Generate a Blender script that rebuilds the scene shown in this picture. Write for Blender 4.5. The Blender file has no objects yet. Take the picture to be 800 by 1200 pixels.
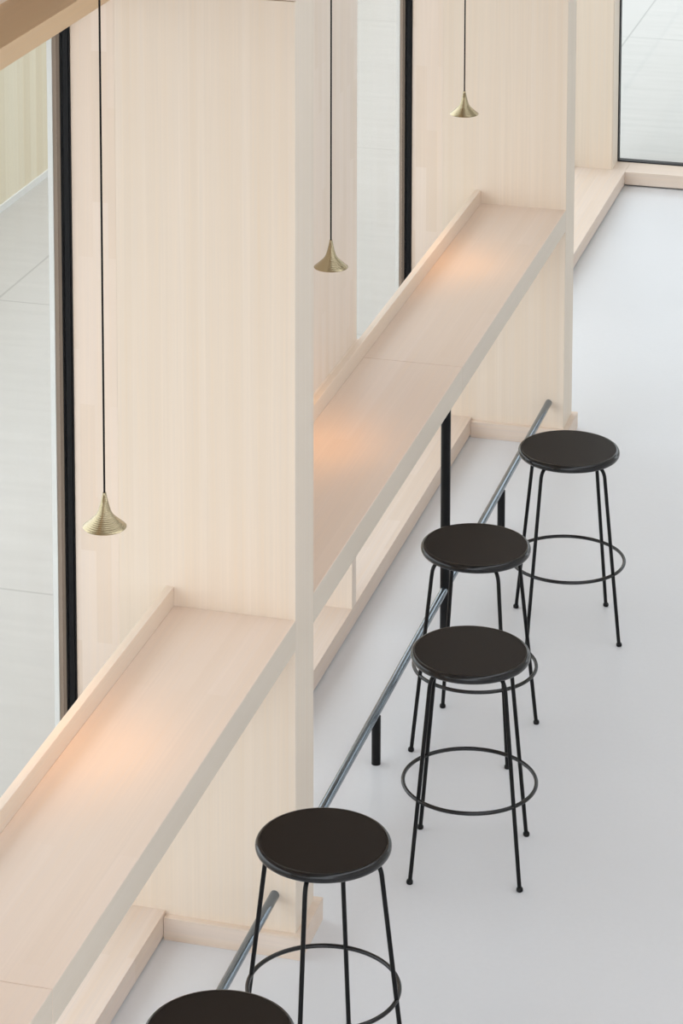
import bpy, bmesh, math
from mathutils import Vector, Matrix
from math import pi, sin, cos, radians

C = bpy.context.scene.collection
S = bpy.context.scene

# ------------------------------------------------------------------ measurements (metres)
HC, TC = 0.975, 0.0885           # counter top height, thickness
D = 0.347                        # counter depth to the upstand
HU, TU = 0.055, 0.0235           # upstand height above counter, thickness
W = 0.506                        # depth of a pier
T1 = 0.180                       # thickness of a pier
L = 3.898                        # pier spacing
HP, XP = 0.077, -0.378           # plinth height, plinth front
HB, BT = 0.066, 0.0216           # baseboard height, thickness
XR, ZR = -0.061, 0.170           # foot rail axis
YMID = 2.043                     # counter joint
YF0, YF1 = 2.018, 2.071          # mullion post in the middle of a bay
XG = -0.655                      # glass plane
YEND = 7.572                     # end wall face
HDR0, HDR1 = 2.669, 2.723        # window header
CEIL = 5.2
XROOM = 5.6
SKY = 1.95
YBACK = -9.6

# ------------------------------------------------------------------ materials
def new_mat(name):
    m = bpy.data.materials.new(name); m.use_nodes = True
    nt = m.node_tree
    b = nt.nodes['Principled BSDF']
    return m, nt, b

def N(nt, kind, **kw):
    n = nt.nodes.new(kind)
    for k, v in kw.items():
        if k.startswith('i_'):
            key = k[2:]
            n.inputs[int(key) if key.isdigit() else key.replace('_', ' ')].default_value = v
        else:
            setattr(n, k, v)
    return n

def mix(nt, a, b, fac, blend='MIX'):
    n = N(nt, 'ShaderNodeMix', data_type='RGBA', blend_type=blend)
    for sock, val in ((n.inputs['Factor'], fac), (n.inputs['A'], a), (n.inputs['B'], b)):
        if hasattr(val, 'is_linked'):
            nt.links.new(val, sock)
        else:
            sock.default_value = val
    return n.outputs['Result']

def lum(c, k):
    return (min(c[0]*k, 1), min(c[1]*k, 1), min(c[2]*k, 1), 1)

def wood(name, base, grain='Z', cross='X', strip=0.03, block=0.0, contrast=0.07, rough=0.5, tint=0.06):
    """white-oiled softwood; grain = axis of the fibres, cross = axis across them.
    block > 0 gives finger-jointed lamellas of that length."""
    m, nt, b = new_mat(name)
    tc = N(nt, 'ShaderNodeTexCoord')
    sp = N(nt, 'ShaderNodeSeparateXYZ'); nt.links.new(tc.outputs['Object'], sp.inputs[0])
    rest = [a for a in 'XYZ' if a not in (grain, cross)][0]
    cb = N(nt, 'ShaderNodeCombineXYZ')
    nt.links.new(sp.outputs[grain], cb.inputs[0]); nt.links.new(sp.outputs[cross], cb.inputs[1]); nt.links.new(sp.outputs[rest], cb.inputs[2])
    # broad streaks
    mp = N(nt, 'ShaderNodeMapping'); mp.inputs['Scale'].default_value = (0.55, 26, 26)
    nt.links.new(cb.outputs[0], mp.inputs[0])
    n1 = N(nt, 'ShaderNodeTexNoise'); n1.inputs['Scale'].default_value = 1.0; n1.inputs['Detail'].default_value = 3
    nt.links.new(mp.outputs[0], n1.inputs['Vector'])
    # fine fibres
    mp2 = N(nt, 'ShaderNodeMapping'); mp2.inputs['Scale'].default_value = (2.2, 150, 150)
    nt.links.new(cb.outputs[0], mp2.inputs[0])
    n2 = N(nt, 'ShaderNodeTexNoise'); n2.inputs['Scale'].default_value = 1.0; n2.inputs['Detail'].default_value = 2
    nt.links.new(mp2.outputs[0], n2.inputs['Vector'])
    r1 = N(nt, 'ShaderNodeMapRange'); r1.inputs[1].default_value = .3; r1.inputs[2].default_value = .7
    nt.links.new(n1.outputs[0], r1.inputs[0])
    r2 = N(nt, 'ShaderNodeMapRange'); r2.inputs[1].default_value = .3; r2.inputs[2].default_value = .7
    nt.links.new(n2.outputs[0], r2.inputs[0])
    warm = (base[0]*(1-contrast*.6), base[1]*(1-contrast*1.1), base[2]*(1-contrast*1.9), 1)
    col = mix(nt, (*base, 1), warm, r1.outputs[0])
    col = mix(nt, col, lum(base, 1-contrast*.9), r2.outputs[0])
    # lamellas
    br = N(nt, 'ShaderNodeTexBrick')
    br.offset = 0.37; br.squash = 1.0
    br.inputs['Scale'].default_value = 1.0
    br.inputs['Mortar Size'].default_value = 0.0
    br.inputs['Brick Width'].default_value = block if block else 30.0
    br.inputs['Row Height'].default_value = strip
    br.inputs['Color1'].default_value = (1, 1, 1, 1)
    br.inputs['Color2'].default_value = (1-tint*.7, 1-tint, 1-tint*1.5, 1)
    nt.links.new(cb.outputs[0], br.inputs['Vector'])
    col = mix(nt, col, br.outputs['Color'], 1.0, 'MULTIPLY')
    nt.links.new(col, b.inputs['Base Color'])
    b.inputs['Roughness'].default_value = rough
    b.inputs['Specular IOR Level'].default_value = 0.3
    bp = N(nt, 'ShaderNodeBump'); bp.inputs['Strength'].default_value = 0.04; bp.inputs['Distance'].default_value = .002
    nt.links.new(n2.outputs[0], bp.inputs['Height']); nt.links.new(bp.outputs[0], b.inputs['Normal'])
    return m

def plain(name, col, rough=0.5, metal=0.0, spec=0.5):
    m, nt, b = new_mat(name)
    b.inputs['Base Color'].default_value = (*col, 1)
    b.inputs['Roughness'].default_value = rough
    b.inputs['Metallic'].default_value = metal
    b.inputs['Specular IOR Level'].default_value = spec
    return m

WB = (0.83, 0.715, 0.60)
M = {}
M['pier'] = wood('spruce_vertical', WB, 'Z', 'X', strip=.021, contrast=.06, tint=.03)
M['edge'] = wood('spruce_edge', (0.80, .71, .61), 'Z', 'Y', strip=.012, contrast=.05, tint=.03)
M['post'] = wood('finger_jointed_vertical', (.86, .735, .635), 'Z', 'X', strip=.044, block=.42, contrast=.05, tint=.09)
M['posty'] = wood('finger_jointed_vertical_side', (.89, .78, .685), 'Z', 'Y', strip=.044, block=.42, contrast=.06, tint=.06)
M['top'] = wood('spruce_counter', (.79, .655, .56), 'Y', 'X', strip=.05, block=1.3, contrast=.05, tint=.035, rough=.42)
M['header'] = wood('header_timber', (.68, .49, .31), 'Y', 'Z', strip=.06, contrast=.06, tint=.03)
M['rail'] = wood('spruce_lengthwise', (0.83, .71, .60), 'Y', 'Z', strip=.025, block=1.1, contrast=.06, tint=.04)
M['plinth'] = wood('plinth_timber', (.79, .675, .595), 'Y', 'X', strip=.05, block=.7, contrast=.09, tint=.07)
M['cross'] = wood('spruce_crosswise', (.80, .68, .59), 'X', 'Z', strip=.03, block=.9, contrast=.09, tint=.05)
M['dark_gap'] = plain('shadow_gap', (.05, .045, .04), .8)
M['black'] = plain('black_powder_coat', (.003, .003, .0035), .32, 0, .25)
M['rail_metal'] = plain('graphite_steel', (.19, .225, .26), .15, 0.85, .6)
M['seat'] = plain('dark_brown_seat', (.008, .0042, .0027), .46, 0, .15)
M['rim'] = plain('seat_rim_black', (.005, .005, .006), .17, 0, .5)
M['frame'] = plain('window_frame_black', (.004, .004, .005), .5, 0, .25)
M['outer_frame'] = plain('window_frame_outside', (.24, .18, .14), .6, 0, .2)
M['outer_jamb'] = plain('facade_jamb', (.78, .80, .80), .7)
M['cord'] = plain('cord_black', (.005, .004, .004), .7, 0, .2)
M['white_paint'] = plain('white_plaster', (.78, .76, .73), .8)

def brass():
    m, nt, b = new_mat('brushed_brass')
    b.inputs['Base Color'].default_value = (.48, .405, .26, 1)
    b.inputs['Metallic'].default_value = 1; b.inputs['Roughness'].default_value = .27
    return m
M['brass'] = brass()

def emissive():
    m, nt, b = new_mat('lamp_diffuser')
    b.inputs['Base Color'].default_value = (.9, .85, .75, 1)
    b.inputs['Emission Color'].default_value = (1, .62, .3, 1)
    b.inputs['Emission Strength'].default_value = 4
    return m
M['diffuser'] = emissive()

def glass():
    m, nt, b = new_mat('window_glass')
    for n in list(nt.nodes):
        if n.type != 'OUTPUT_MATERIAL': nt.nodes.remove(n)
    out = [n for n in nt.nodes if n.type == 'OUTPUT_MATERIAL'][0]
    tr = N(nt, 'ShaderNodeBsdfTransparent'); tr.inputs[0].default_value = (.955, .965, .955, 1)
    gl = N(nt, 'ShaderNodeBsdfGlossy'); gl.inputs['Roughness'].default_value = 0.0
    fr = N(nt, 'ShaderNodeFresnel'); fr.inputs[0].default_value = 1.52
    mx = N(nt, 'ShaderNodeMixShader')
    ge = N(nt, 'ShaderNodeNewGeometry'); iv = N(nt, 'ShaderNodeMath', operation='SUBTRACT'); iv.inputs[0].default_value = 1
    nt.links.new(ge.outputs['Backfacing'], iv.inputs[1])
    ml = N(nt, 'ShaderNodeMath', operation='MULTIPLY'); nt.links.new(fr.outputs[0], ml.inputs[0]); nt.links.new(iv.outputs[0], ml.inputs[1])
    nt.links.new(ml.outputs[0], mx.inputs[0]); nt.links.new(tr.outputs[0], mx.inputs[1]); nt.links.new(gl.outputs[0], mx.inputs[2])
    nt.links.new(mx.outputs[0], out.inputs[0])
    return m
M['glass'] = glass()

def concrete(name, base, rough, streak=None, var=.05, mottled=1.3, joints=None):
    m, nt, b = new_mat(name)
    tc = N(nt, 'ShaderNodeTexCoord')
    n1 = N(nt, 'ShaderNodeTexNoise'); n1.inputs['Scale'].default_value = mottled; n1.inputs['Detail'].default_value = 5
    mp = N(nt, 'ShaderNodeMapping'); mp.inputs['Scale'].default_value = streak or (1, 1, 1)
    nt.links.new(tc.outputs['Object'], mp.inputs[0]); nt.links.new(mp.outputs[0], n1.inputs['Vector'])
    n2 = N(nt, 'ShaderNodeTexNoise'); n2.inputs['Scale'].default_value = 60; n2.inputs['Detail'].default_value = 2
    nt.links.new(tc.outputs['Object'], n2.inputs['Vector'])
    r = N(nt, 'ShaderNodeMapRange'); r.inputs[1].default_value = .3; r.inputs[2].default_value = .7
    nt.links.new(n1.outputs[0], r.inputs[0])
    col = mix(nt, (*base, 1), lum(base, 1-var), r.outputs[0])
    r2 = N(nt, 'ShaderNodeMapRange'); r2.inputs[1].default_value = .35; r2.inputs[2].default_value = .65; r2.inputs[4].default_value = .35
    nt.links.new(n2.outputs[0], r2.inputs[0])
    col = mix(nt, col, lum(base, 1-var), r2.outputs[0])
    if joints:
        sp = N(nt, 'ShaderNodeSeparateXYZ'); nt.links.new(tc.outputs['Object'], sp.inputs[0])
        prev = None
        for ax, off, step in joints:
            s1 = N(nt, 'ShaderNodeMath', operation='SUBTRACT'); nt.links.new(sp.outputs[ax], s1.inputs[0]); s1.inputs[1].default_value = off - step/2
            pm = N(nt, 'ShaderNodeMath', operation='FLOORED_MODULO'); nt.links.new(s1.outputs[0], pm.inputs[0]); pm.inputs[1].default_value = step
            s2 = N(nt, 'ShaderNodeMath', operation='SUBTRACT'); nt.links.new(pm.outputs[0], s2.inputs[0]); s2.inputs[1].default_value = step/2
            ab = N(nt, 'ShaderNodeMath', operation='ABSOLUTE'); nt.links.new(s2.outputs[0], ab.inputs[0])
            lt = N(nt, 'ShaderNodeMath', operation='LESS_THAN'); nt.links.new(ab.outputs[0], lt.inputs[0]); lt.inputs[1].default_value = .006
            if prev is None: prev = lt
            else:
                mxn = N(nt, 'ShaderNodeMath', operation='MAXIMUM'); nt.links.new(prev.outputs[0], mxn.inputs[0]); nt.links.new(lt.outputs[0], mxn.inputs[1]); prev = mxn
        f = N(nt, 'ShaderNodeMath', operation='MULTIPLY'); nt.links.new(prev.outputs[0], f.inputs[0]); f.inputs[1].default_value = .45
        col = mix(nt, col, lum(base, .45), f.outputs[0])
    nt.links.new(col, b.inputs['Base Color'])
    b.inputs['Roughness'].default_value = rough
    b.inputs['Specular IOR Level'].default_value = .4
    return m
M['floor'] = concrete('polished_screed', (.695, .70, .72), .36, var=.05, mottled=1.1)
M['paving'] = concrete('pale_paving', (.55, .54, .52), .8, streak=(1.2, 9, 1), var=.09, mottled=1.6,
                       joints=[('X', -2.918, 1.98), ('Y', 5.083, 2.97)])

# ------------------------------------------------------------------ mesh helpers
def mesh_obj(name, bm, mats, parent=None, smooth=None, loc=None):
    bmesh.ops.recalc_face_normals(bm, faces=bm.faces)
    me = bpy.data.meshes.new(name); bm.to_mesh(me); bm.free()
    for m in (mats if isinstance(mats, (list, tuple)) else [mats]): me.materials.append(m)
    o = bpy.data.objects.new(name, me); C.objects.link(o)
    if smooth is not None:
        me.shade_smooth()
        if smooth < 180: me.set_sharp_from_angle(angle=radians(smooth))
    if loc is not None: o.location = loc
    if parent is not None: o.parent = parent
    return o

def box(bm, x0, x1, y0, y1, z0, z1, bev=0.0, mi=0):
    vs = [bm.verts.new((x, y, z)) for x in (x0, x1) for y in (y0, y1) for z in (z0, z1)]
    q = [(0, 1, 3, 2), (4, 6, 7, 5), (0, 4, 5, 1), (2, 3, 7, 6), (0, 2, 6, 4), (1, 5, 7, 3)]
    fs = [bm.faces.new([vs[i] for i in f]) for f in q]
    for f in fs: f.material_index = mi
    if bev:
        es = list({e for f in fs for e in f.edges})
        bmesh.ops.bevel(bm, geom=es, offset=bev, segments=2, affect='EDGES', profile=.5)

def boxo(name, mats, dims, parent=None, bev=0.0):
    bm = bmesh.new(); box(bm, *dims, bev=bev)
    return mesh_obj(name, bm, mats, parent)

def tube(bm, pts, r, seg=16, closed=False, caps=True):
    pts = [Vector(p) for p in pts]; n = len(pts); rings = []
    prev_n = None
    for i, p in enumerate(pts):
        if closed: t = (pts[(i+1) % n]-pts[i-1]).normalized()
        else: t = (pts[min(i+1, n-1)]-pts[max(i-1, 0)]).normalized()
        if prev_n is None:
            a = Vector((0, 0, 1)) if abs(t.z) < .9 else Vector((1, 0, 0))
            nn = (a - t*a.dot(t)).normalized()
        else: nn = (prev_n - t*prev_n.dot(t)).normalized()
        prev_n = nn; bn = t.cross(nn)
        rr = r[i] if isinstance(r, (list, tuple)) else r
        rings.append([bm.verts.new(p + (nn*cos(2*pi*k/seg)+bn*sin(2*pi*k/seg))*rr) for k in range(seg)])
    for i in range(n if closed else n-1):
        a, b = rings[i], rings[(i+1) % n]
        for k in range(seg): bm.faces.new((a[k], a[(k+1) % seg], b[(k+1) % seg], b[k]))
    if caps and not closed:
        bm.faces.new(rings[0][::-1]); bm.faces.new(rings[-1])

def lathe(bm, prof, seg=64, cap0=True, cap1=True):
    rings = []
    for r, z in prof:
        rings.append([bm.verts.new((r*cos(2*pi*k/seg), r*sin(2*pi*k/seg), z)) for k in range(seg)] if r > 1e-6 else [bm.verts.new((0, 0, z))])
    for a, b in zip(rings, rings[1:]):
        for k in range(seg):
            k2 = (k+1) % seg
            if len(a) == 1 and len(b) == 1: continue
            if len(a) == 1: bm.faces.new((a[0], b[k], b[k2]))
            elif len(b) == 1: bm.faces.new((a[k], b[0], a[k2]))
            else: bm.faces.new((a[k], b[k], b[k2], a[k2]))

def empty(name, loc=(0, 0, 0), rz=0.0):
    o = bpy.data.objects.new(name, None); C.objects.link(o)
    o.location = loc; o.rotation_euler = (0, 0, rz); o.empty_display_size = .1
    return o

def tag(o, label=None, cat=None, group=None, kind=None):
    if label: o['label'] = label
    if cat: o['category'] = cat
    if group: o['group'] = group
    if kind: o['kind'] = kind
    return o

# ------------------------------------------------------------------ room shell
tag(boxo('floor', M['floor'], (XG-.02, XROOM, YBACK, YEND+.16, -.12, 0)), 'light grey polished concrete floor of the room', 'floor', kind='structure')
bm = bmesh.new()                                    # unseen ceiling; the long rooflight opening is added to brighten the room
SX0, SX1, SY0, SY1 = 1.8, 4.0, -9.0, 3.2
box(bm, -.9, SX0, YBACK, 8.0, CEIL, CEIL+.2); box(bm, SX1, XROOM+.2, YBACK, 8.0, CEIL, CEIL+.2)
box(bm, SX0, SX1, YBACK, SY0, CEIL, CEIL+.2); box(bm, SX0, SX1, SY1, 8.0, CEIL, CEIL+.2)
tag(mesh_obj('ceiling', bm, M['white_paint']), 'white ceiling high above the room', 'ceiling', kind='structure')
bm = bmesh.new(); box(bm, XROOM, XROOM+.2, YBACK, 8.0, -.12, CEIL)
tag(mesh_obj('wall_right', bm, M['white_paint']), 'plain wall across the room from the windows', 'wall', kind='structure')

# upper facade wall above the window header
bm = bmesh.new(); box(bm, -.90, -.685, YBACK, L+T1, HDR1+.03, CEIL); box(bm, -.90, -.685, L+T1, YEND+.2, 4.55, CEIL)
tag(mesh_obj('wall_left', bm, wood('spruce_wall_dimmed', (.42, .30, .19), 'Z', 'Y', strip=.1, contrast=.08, tint=.05)), 'upper timber wall above the window header', 'wall', kind='structure')  # same wood as the rest, its dimness put into a browner base

tag(boxo('added_canopy', M['white_paint'], (-1.9, -.90, -12, 4.0, 3.05, 3.25)), 'unseen flat canopy added above the facade windows to block steep sky light', 'roof', kind='structure')  # added out of view to cut steep sky light on counters and floor
# overhang outside the end wall, added out of view to hold back sky light
tag(boxo('added_overhang', M['white_paint'], (-1.6, XROOM+.2, 8.0, 12.0, CEIL-.15, CEIL+.1)), 'unseen overhang added outside the end window to block sky light', 'roof', kind='structure')
# piers
def pier(y0, label, upper=True):
    bm = bmesh.new(); box(bm, -W, 0, y0, y0+T1, 0, 2.69, bev=.0015)
    for f in bm.faces:
        if f.normal.x > .9 or (sum(v.co.x for v in f.verts)/len(f.verts) > -.001): f.material_index = 1
    o = mesh_obj('wooden_pier', bm, [M['pier'], M['edge']])
    tag(o, label, 'pillar', 'wooden piers between the windows', 'structure')
    bm = bmesh.new(); box(bm, -W, 0, y0, y0+T1, 2.692, CEIL, bev=.0015)
    for f in bm.faces:
        if sum(v.co.x for v in f.verts)/len(f.verts) > -.001: f.material_index = 1
    mesh_obj('upper_panel', bm, [M['pier'], M['edge']], o)
    # window-side lining post, finger jointed
    bm = bmesh.new(); box(bm, -.632, -W, y0+.0006, y0+T1-.0006, 0, CEIL)
    mesh_obj('lining_post', bm, M['post'], o)
    # baseboard wrapping the free sides
    bm = bmesh.new()
    box(bm, XP+.001, -.0, y0-BT, y0, 0, HB, bev=.001)
    box(bm, XP+.001, -.0, y0+T1, y0+T1+BT, 0, HB, bev=.001)
    # mitred return along the free edge
    P = [(0, y0), (0, y0-BT), (BT, y0-BT), (BT, y0+T1+BT), (0, y0+T1+BT), (0, y0+T1)]
    lo = [bm.verts.new((x, y, 0)) for x, y in P]; hi = [bm.verts.new((x, y, HB)) for x, y in P]
    bm.faces.new(lo[::-1]); bm.faces.new(hi)
    for i in range(6): bm.faces.new((lo[i], lo[(i+1) % 6], hi[(i+1) % 6], hi[i]))
    mesh_obj('baseboard', bm, M['cross'], o)
    return o
pier(0, 'pale wooden pier with the nearest pendant lamp hanging before it')
pier(L, 'pale wooden pier at the far end of the second counter bay')

# end wall: panel at the corner with jamb, window beyond
bm = bmesh.new(); box(bm, -.70, -.447, YEND, YEND+.17, 0, CEIL, bev=.001)
tag(mesh_obj('wall_back', bm, [M['pier']]), 'narrow wooden panel of the end wall in the corner', 'wall', kind='structure')
tag(boxo('trim_1', M['edge'], (-.447, -.443, YEND+.004, YEND+.165, HP, CEIL)), 'pale jamb lining beside the end window', 'trim', kind='structure')
bm = bmesh.new(); box(bm, -.447, XROOM, YEND, YEND+.17, 4.5, CEIL)
tag(mesh_obj('wall_back_upper', bm, M['pier']), 'strip of wall over the tall end window', 'wall', kind='structure')

win = tag(empty('window_3', (0, YEND+.16, 0)), 'tall end window with thin black frame', 'window', kind='structure')
y0 = YEND+.155
bm = bmesh.new()
box(bm, -.443, -.438, 0, .05, HP, 4.5); box(bm, XROOM-.05, XROOM, 0, .05, HP, 4.5)
box(bm, -.438, XROOM-.05, 0, .05, HP, HP+.006); box(bm, -.433, XROOM-.05, 0, .05, 4.46, 4.5)
box(bm, 2.6, 2.65, 0, .05, HP+.012, 4.46)
mesh_obj('window_frame', bm, M['frame'], win)
bm = bmesh.new(); box(bm, -.438, 2.6, .012, .018, HP+.006, 4.46); box(bm, 2.65, XROOM-.05, .012, .018, HP+.006, 4.46)
mesh_obj('pane', bm, M['glass'], win)

# plinths
def plinth(name, dims, label, mat='plinth', front='X'):
    x0, x1, ya, yb = dims
    bm = bmesh.new(); box(bm, x0, x1, ya, yb, .008, HP, bev=.0016)
    o = mesh_obj(name, bm, M[mat]); tag(o, label, 'plinth', kind='structure')
    bm = bmesh.new()
    if front == 'X': box(bm, x0, x1-.02, ya, yb, 0, .008)
    else: box(bm, x0, x1, ya+.02, yb, 0, .008)
    mesh_obj('shadow_gap', bm, M['dark_gap'], o)
plinth('baseboard_left', (-.64, XP, -L+T1, -BT*0), 'low wooden plinth under the nearest counter')
plinth('baseboard_left.001', (-.64, XP, T1, L), 'low wooden plinth under the second counter')
plinth('baseboard_left.002', (-.64, -.372, L+T1, YEND), 'wide wooden plinth in the far corner past the piers')
tag(boxo('trim_20', M['cross'], (-.443, -.3725, YEND+.0005, YEND+.16, .01, HP)), 'short sill piece in the corner of the end window', 'trim', kind='structure')
plinth('baseboard_back', (-.372, XROOM, YEND-.022, YEND+.16), 'low wooden sill plinth under the end window', 'cross', 'Y')

# facade bays: header, mullion post, blind panel, window
def bay(y0, idx, full=False):
    where = ('in the nearest bay', 'between the two piers', 'in the far corner bay')[idx]
    ya, yb = y0+T1, y0+L
    H0, H1 = (4.45, 4.52) if full else (HDR0, HDR1)
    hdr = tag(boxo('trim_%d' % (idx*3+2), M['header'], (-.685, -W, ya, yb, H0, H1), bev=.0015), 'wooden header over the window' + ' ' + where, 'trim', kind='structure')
    tag(boxo('trim_%d' % (idx*3+3), M['edge'], (-.75, -.683, ya, yb, H1, H1+.022)), 'pale strip above the window header' + ' ' + where, 'trim', kind='structure')
    g0 = y0+YF1
    if not full:
        tag(boxo('trim_%d' % (idx*3+4), M['posty'], (XG-.03, XP, y0+YF0, y0+YF1, HP, HC-TC), bev=.001), 'upright wooden fin under the counter' + ' ' + where, 'trim', kind='structure')
        bm = bmesh.new(); box(bm, XG-.03, XP, ya, y0+YF1, HC-.03, HDR0, bev=.001)
        box(bm, XG-.03, XP, y0+YF0, y0+YF1, HC-TC, HC-.03)
        box(bm, XP, -D-TU-.0002, ya, y0+YF1, HC-TC, HC+HU-.0015)
        tag(mesh_obj('wall_left.%03d' % (idx+1), bm, M['posty']), 'blind wooden panel beside the window' + ' ' + where, 'wall', kind='structure')
    else: g0 = ya
    w = tag(empty('window_%d' % (idx+1 if not full else 4), (0, y0, 0)), 'tall facade window with black frame' + ' ' + where, 'window', kind='structure')
    a, b = g0-y0, yb-y0
    bm = bmesh.new()
    xa = -.645 if full else -.632
    box(bm, -.661, xa-.0005, b-.004, b+.04, HP, H0+.02)                   # upright whose side looks along the room
    if not full: box(bm, -.6405, -.6365, b-.0075, b+.03, HP, H0)
    box(bm, -.661, xa, a, a+.012, HP, H0+.02)
    box(bm, -.661, xa, a, b, HP, HP+.012)
    mesh_obj('window_frame', bm, M['frame'], w)
    bm = bmesh.new(); box(bm, -.682, -.661, b-.006, b+.04, 0, H1); box(bm, -.680, -.661, a, a+.03, 0, H1)
    mesh_obj('outer_frame', bm, M['outer_frame'], w)
    bm = bmesh.new(); box(bm, -.696, -.682, b-.010, b+T1, -.05, CEIL); box(bm, -.694, -.680, a-.06, a+.02, -.05, CEIL)
    mesh_obj('outer_jamb', bm, M['outer_jamb'], w)
    bm = bmesh.new(); box(bm, XG-.003, XG+.003, a+.012, b-.004, HP+.012, H0)
    if not full: box(bm, XG-.003, XG+.003, T1, YF0, HP, HC-TC)
    mesh_obj('pane', bm, M['glass'], w)
bay(-L, 0)
bay(0, 1)
bay(L, 2, full=True)

# ------------------------------------------------------------------ counters
def counter(y0, label, bandlabel):
    t = tag(empty('bar_counter', (0, y0, 0)), label, 'counter', 'wooden bar counters along the windows')
    ya, yb, ym = T1, L, YMID
    for a, b in ((ya, ym-.0006), (ym+.0006, yb)):
        bm = bmesh.new(); box(bm, -D, 0, a, b, HC-TC, HC, bev=.0026)
        for f in bm.faces:
            if sum(v.co.x for v in f.verts)/len(f.verts) > -.0006: f.material_index = 1
        mesh_obj('counter_top', bm, [M['top'], M['rail_edge']], t)
    bm = bmesh.new(); box(bm, -D-TU, -D, ya, yb, HC-TC, HC+HU, bev=.002)
    mesh_obj('upstand', bm, M['rail'], t)
    return t
M['rail_edge'] = wood('spruce_counter_edge', (.73, .65, .555), 'Y', 'Z', strip=.09, contrast=.03, tint=.01)
counter(-L, 'pale wooden bar counter in the nearest bay, cut off by the frame', '')
counter(0, 'pale wooden bar counter between the two piers', '')

# foot rails
def foot_rail(y0, label):
    t = tag(empty('foot_rail', (0, y0, 0)), label, 'foot rail', 'foot rails under the counters')
    yl = YMID+.02
    for a, b in ((T1, yl-.0165), (yl+.0165, L)):
        bm = bmesh.new(); tube(bm, [(XR, a, ZR), (XR, b, ZR)], .0137, 24)
        mesh_obj('rail', bm, M['rail_metal'], t, 40)
    bm = bmesh.new(); tube(bm, [(XR, YMID+.02, 0), (XR, YMID+.02, HC-TC-.0005)], .0168, 24)
    tag(mesh_obj('counter_leg', bm, M['black'], t, 40), 'black round steel leg')
    for y in (1.121, 2.99):
        bm = bmesh.new(); tube(bm, [(XR, y, 0), (XR, y, ZR-.012)], .0145, 24)
        mesh_obj('rail_post', bm, M['black'], t, 40)
foot_rail(-L, 'dark steel foot rail running into the nearest pier, mostly cut off')
foot_rail(0, 'dark steel foot rail on posts under the counter between the piers')

# ------------------------------------------------------------------ bar stools
def arc(c0, c1, ctrl, n=6):
    a, b, c = Vector(c0), Vector(ctrl), Vector(c1)
    return [a*(1-t)**2 + b*2*t*(1-t) + c*t*t for t in [i/n for i in range(n+1)]]

def make_stool():
    t = empty('bar_stool')
    R = .1738
    # seat disc
    prof = [(0, .6215)]
    prof += [(.156, .6215), (.1615, .624), (.1615, .6445), (.1600, .6462), (0, .6462)]
    bm = bmesh.new(); lathe(bm, prof, 96)
    mesh_obj('seat', bm, M['seat'], t, 35)
    # rounded rim
    bm = bmesh.new()
    ring = []
    rc, rz = .1635, .0128
    prof = [(rc+ .0103*cos(a), .6335 + .0128*sin(a)) for a in [(-pi/2)+pi*i/14 for i in range(15)]]
    prof = [(.1617, .6210)] + prof + [(.1617, .6463)]
    lathe(bm, prof, 96)
    mesh_obj('seat_rim', bm, M['rim'], t, 60)
    rf, sl = .2243, .1215
    for k in range(4):
        a = k*pi/2
        d = Vector((cos(a), sin(a), 0))
        def P(r, z): return d*r + Vector((0, 0, z))
        top = P(rf-sl*.575, .575)
        pts = [P(rf-sl*.006, .006), P(rf-sl*.3, .3), top] + arc(top, P(.112, .6150), P(rf-sl*.607, .6145), 7)[1:] + [P(.04, .6155)]
        bm = bmesh.new(); tube(bm, pts, .0062, 14)
        lg = mesh_obj('leg', bm, M['black'], t, 40)
        bm = bmesh.new()
        lathe(bm, [(0, 0), (.0085, 0), (.0098, .002), (.0098, .008), (.0080, .0115), (.0062, .0125)], 20)
        bmesh.ops.translate(bm, verts=bm.verts, vec=P(rf, 0))
        mesh_obj('foot_cap', bm, M['black'], lg, 40)
    bm = bmesh.new(); tube(bm, [(.1945*cos(2*pi*i/96), .1945*sin(2*pi*i/96), .2452) for i in range(96)], .0058, 14, closed=True)
    mesh_obj('foot_ring', bm, M['rim_black'], t, 60)
    return t
M['rim_black'] = plain('foot_ring_black', (.004, .004, .005), .26, 0, .5)

def copy_tree(o, parent=None):
    c = o.copy(); C.objects.link(c)
    if parent is not None:
        c.parent = parent
    for ch in list(o.children): copy_tree(ch, c)
    return c
stool = make_stool()
SPOTS = [(.3288, 2.2499, 153.1-90*1, 'black bar stool nearest the far pier, its round seat reflecting grey light'),
         (.1966, 1.3751, 39.9, 'black bar stool standing in front of the tall black counter leg'),
         (.3457, .6341, 53.1, 'black bar stool whose seat overlaps the stool behind it, middle of the five'),
         (.2231, -.522, -2, 'black bar stool standing beside the base of the nearest pier'),
         (.2228, -1.398, 24, 'black bar stool at the bottom edge, only part of its seat showing')]
for i, (x, y, a, lab) in enumerate(SPOTS):
    o = stool if i == 0 else copy_tree(stool)
    o.location = (x, y, 0); o.rotation_euler = (0, 0, radians(a))
    tag(o, lab, 'stool', 'black bar stools along the counters')

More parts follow.
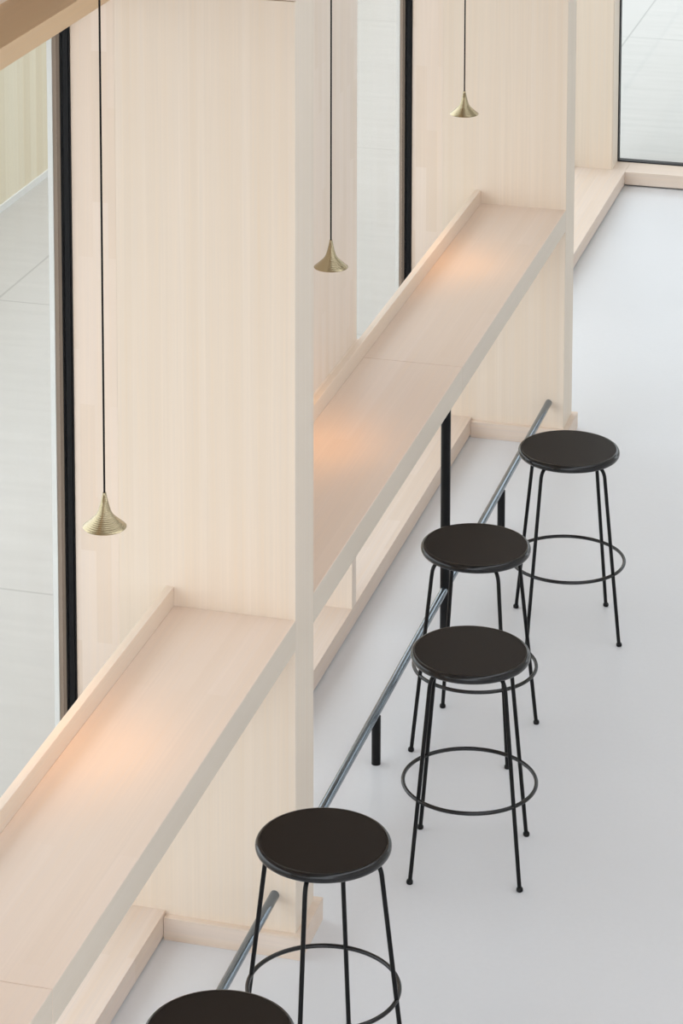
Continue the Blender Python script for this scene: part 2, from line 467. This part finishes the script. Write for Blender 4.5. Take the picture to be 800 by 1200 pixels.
# ------------------------------------------------------------------ pendant lamps
LX, LZ = -.2394, 1.5595
def make_lamp():
    t = empty('pendant_lamp', (LX, 0, LZ))
    H, R = .0863, .0535
    key = [(0, .0045), (.12, .0060), (.25, .0085), (.40, .0118), (.52, .0150), (.62, .0188), (.70, .0240), (.80, .0335), (.90, .0430), (1.0, .0535)]
    def rad(u):
        for (a, ra), (b, rb) in zip(key, key[1:]):
            if u <= b: return ra+(rb-ra)*(u-a)/(b-a)
        return R
    prof = [(0, H)]
    n = 120
    for i in range(n+1):
        u = i/n
        prof.append((rad(u) + (.0006*sin(u*2*pi*24) if .06 < u < .97 else 0), H*(1-u)))
    prof += [(R-.0008, -.0012), (R-.003, -.0008)]
    for i in range(10):
        u = 1 - i*.03
        prof.append((rad(u)-.004, H*(1-u)+.002))
    prof.append((0, H*.27+.002))
    bm = bmesh.new(); lathe(bm, prof, 72)
    mesh_obj('lamp_shade', bm, M['brass'], t, 50)
    bm = bmesh.new(); lathe(bm, [(0, .0125), (.0330, .0125), (.0330, .0105), (0, .0105)], 40)
    mesh_obj('diffuser', bm, M['diffuser'], t, 40)
    bm = bmesh.new(); tube(bm, [(0, 0, H-.002), (0, 0, CEIL-LZ-.03)], .0026, 10)
    mesh_obj('cord', bm, M['cord'], t, 60)
    bm = bmesh.new(); lathe(bm, [(0, CEIL-LZ-.04), (.045, CEIL-LZ-.04), (.05, CEIL-LZ-.035), (.05, CEIL-LZ), (0, CEIL-LZ)], 40)
    mesh_obj('ceiling_rose', bm, M['brass'], t, 40)
    return t
lamp = make_lamp()
lamps = []
LAMPS = [(-.8456, 'brass pendant lamp hanging before the nearest pier over the nearest counter'),
         (1.2322, 'brass pendant lamp just beside the nearest pier, over the second counter'),
         (3.106, 'smallest brass pendant lamp hanging before the far pier')]
for i, (y, lab) in enumerate(LAMPS):
    o = lamp if i == 0 else copy_tree(lamp)
    o.location = (LX, y, LZ)
    lamps.append(o)
    tag(o, lab, 'lamp', 'brass pendant lamps over the counters')

for o in lamps:
    ld = bpy.data.lights.new('lamp_light', 'SPOT'); ld.energy = 4.0; ld.color = (1, .43, .05)
    ld.spot_size = radians(96); ld.spot_blend = .9; ld.shadow_soft_size = .03
    lo = bpy.data.objects.new('lamp_light', ld); C.objects.link(lo); lo.parent = o; lo.location = (0, 0, .006); lo.rotation_euler = (0, radians(21), 0)

# ------------------------------------------------------------------ outdoors
tag(boxo('ground', M['paving'], (-30, 30, -20, 45, -.45, -.125)), 'pale concrete paving outside the windows', 'paving', kind='structure')
bm = bmesh.new(); box(bm, -30, -.70, -20, 45, -.125, -.05); box(bm, -.70, 30, YEND+.21, 45, -.125, -.05)
tag(mesh_obj('ground.001', bm, M['paving']), 'pale concrete slabs laid outside the glass', 'paving', kind='structure')
tag(boxo('wall_far_blocker', plain('sky_blocker_grey', (.30, .29, .28), .8), (-3.0, 12, 20, 21, -.1, 5.5)), 'unseen grey block added across the paving to dim the low sky', 'wall', kind='structure')  # unseen block, added to dim the horizon beyond the end window
gw = tag(empty('garden_wall', (-3.41, 8, -.05)), 'timber clad wall on a white base outside the nearest window', 'wall')
boxo('base_course', M['outer_jamb'], (-.2, 0, -5, 5, 0, .035), gw)
bm = bmesh.new(); box(bm, -.19, -.01, -5, 5, .035, 1.35)
mesh_obj('timber_cladding', bm, wood('exterior_larch', (.86, .81, .66), 'Z', 'Y', strip=.09, contrast=.08, tint=.14, rough=.7), gw)

# ------------------------------------------------------------------ light
wd = w = bpy.data.worlds.new('World'); S.world = w; w.use_nodes = True
bg = w.node_tree.nodes['Background']
nt = w.node_tree                                   # overcast sky, brighter overhead than at the horizon
tc = N(nt, 'ShaderNodeTexCoord'); sp = N(nt, 'ShaderNodeSeparateXYZ'); nt.links.new(tc.outputs['Generated'], sp.inputs[0])
mr = N(nt, 'ShaderNodeMapRange'); mr.inputs[1].default_value = 0; mr.inputs[2].default_value = 1
mr.inputs[3].default_value = .95; mr.inputs[4].default_value = 1.05
nt.links.new(sp.outputs['Z'], mr.inputs[0])
ml = N(nt, 'ShaderNodeMath', operation='MULTIPLY'); nt.links.new(mr.outputs[0], ml.inputs[0]); ml.inputs[1].default_value = SKY
bg.inputs[0].default_value = (.93, .975, 1.03, 1); nt.links.new(ml.outputs[0], bg.inputs[1])

# ------------------------------------------------------------------ camera
cam = bpy.data.cameras.new('camera'); co = bpy.data.objects.new('camera', cam); C.objects.link(co)
F, U0, V0 = 3427.4647, 363.9255, -301.5058
yaw, pitch = .2746, .1386
fwd = Vector((-sin(yaw)*cos(pitch), cos(yaw)*cos(pitch), -sin(pitch)))
right = Vector((cos(yaw), sin(yaw), 0)); up = right.cross(fwd)
mt = Matrix((right, up, -fwd)).transposed().to_4x4(); mt.translation = (2.0808, -7.2357, 4.4291)
co.matrix_world = mt
cam.sensor_fit = 'VERTICAL'; cam.sensor_height = 36; cam.lens = F*36/1200
cam.shift_x = (400-U0)/1200; cam.shift_y = -(600-V0)/1200
cam.clip_start = .1; cam.clip_end = 200
S.camera = co
S.view_settings.view_transform = 'Standard'; S.view_settings.look = 'None'
S.view_settings.gamma = 1; S.view_settings.use_curve_mapping = False
S.view_settings.exposure = 0.34
S.cycles.max_bounces = 10; S.cycles.diffuse_bounces = 6; S.cycles.transparent_max_bounces = 12
S.cycles.use_denoising = True
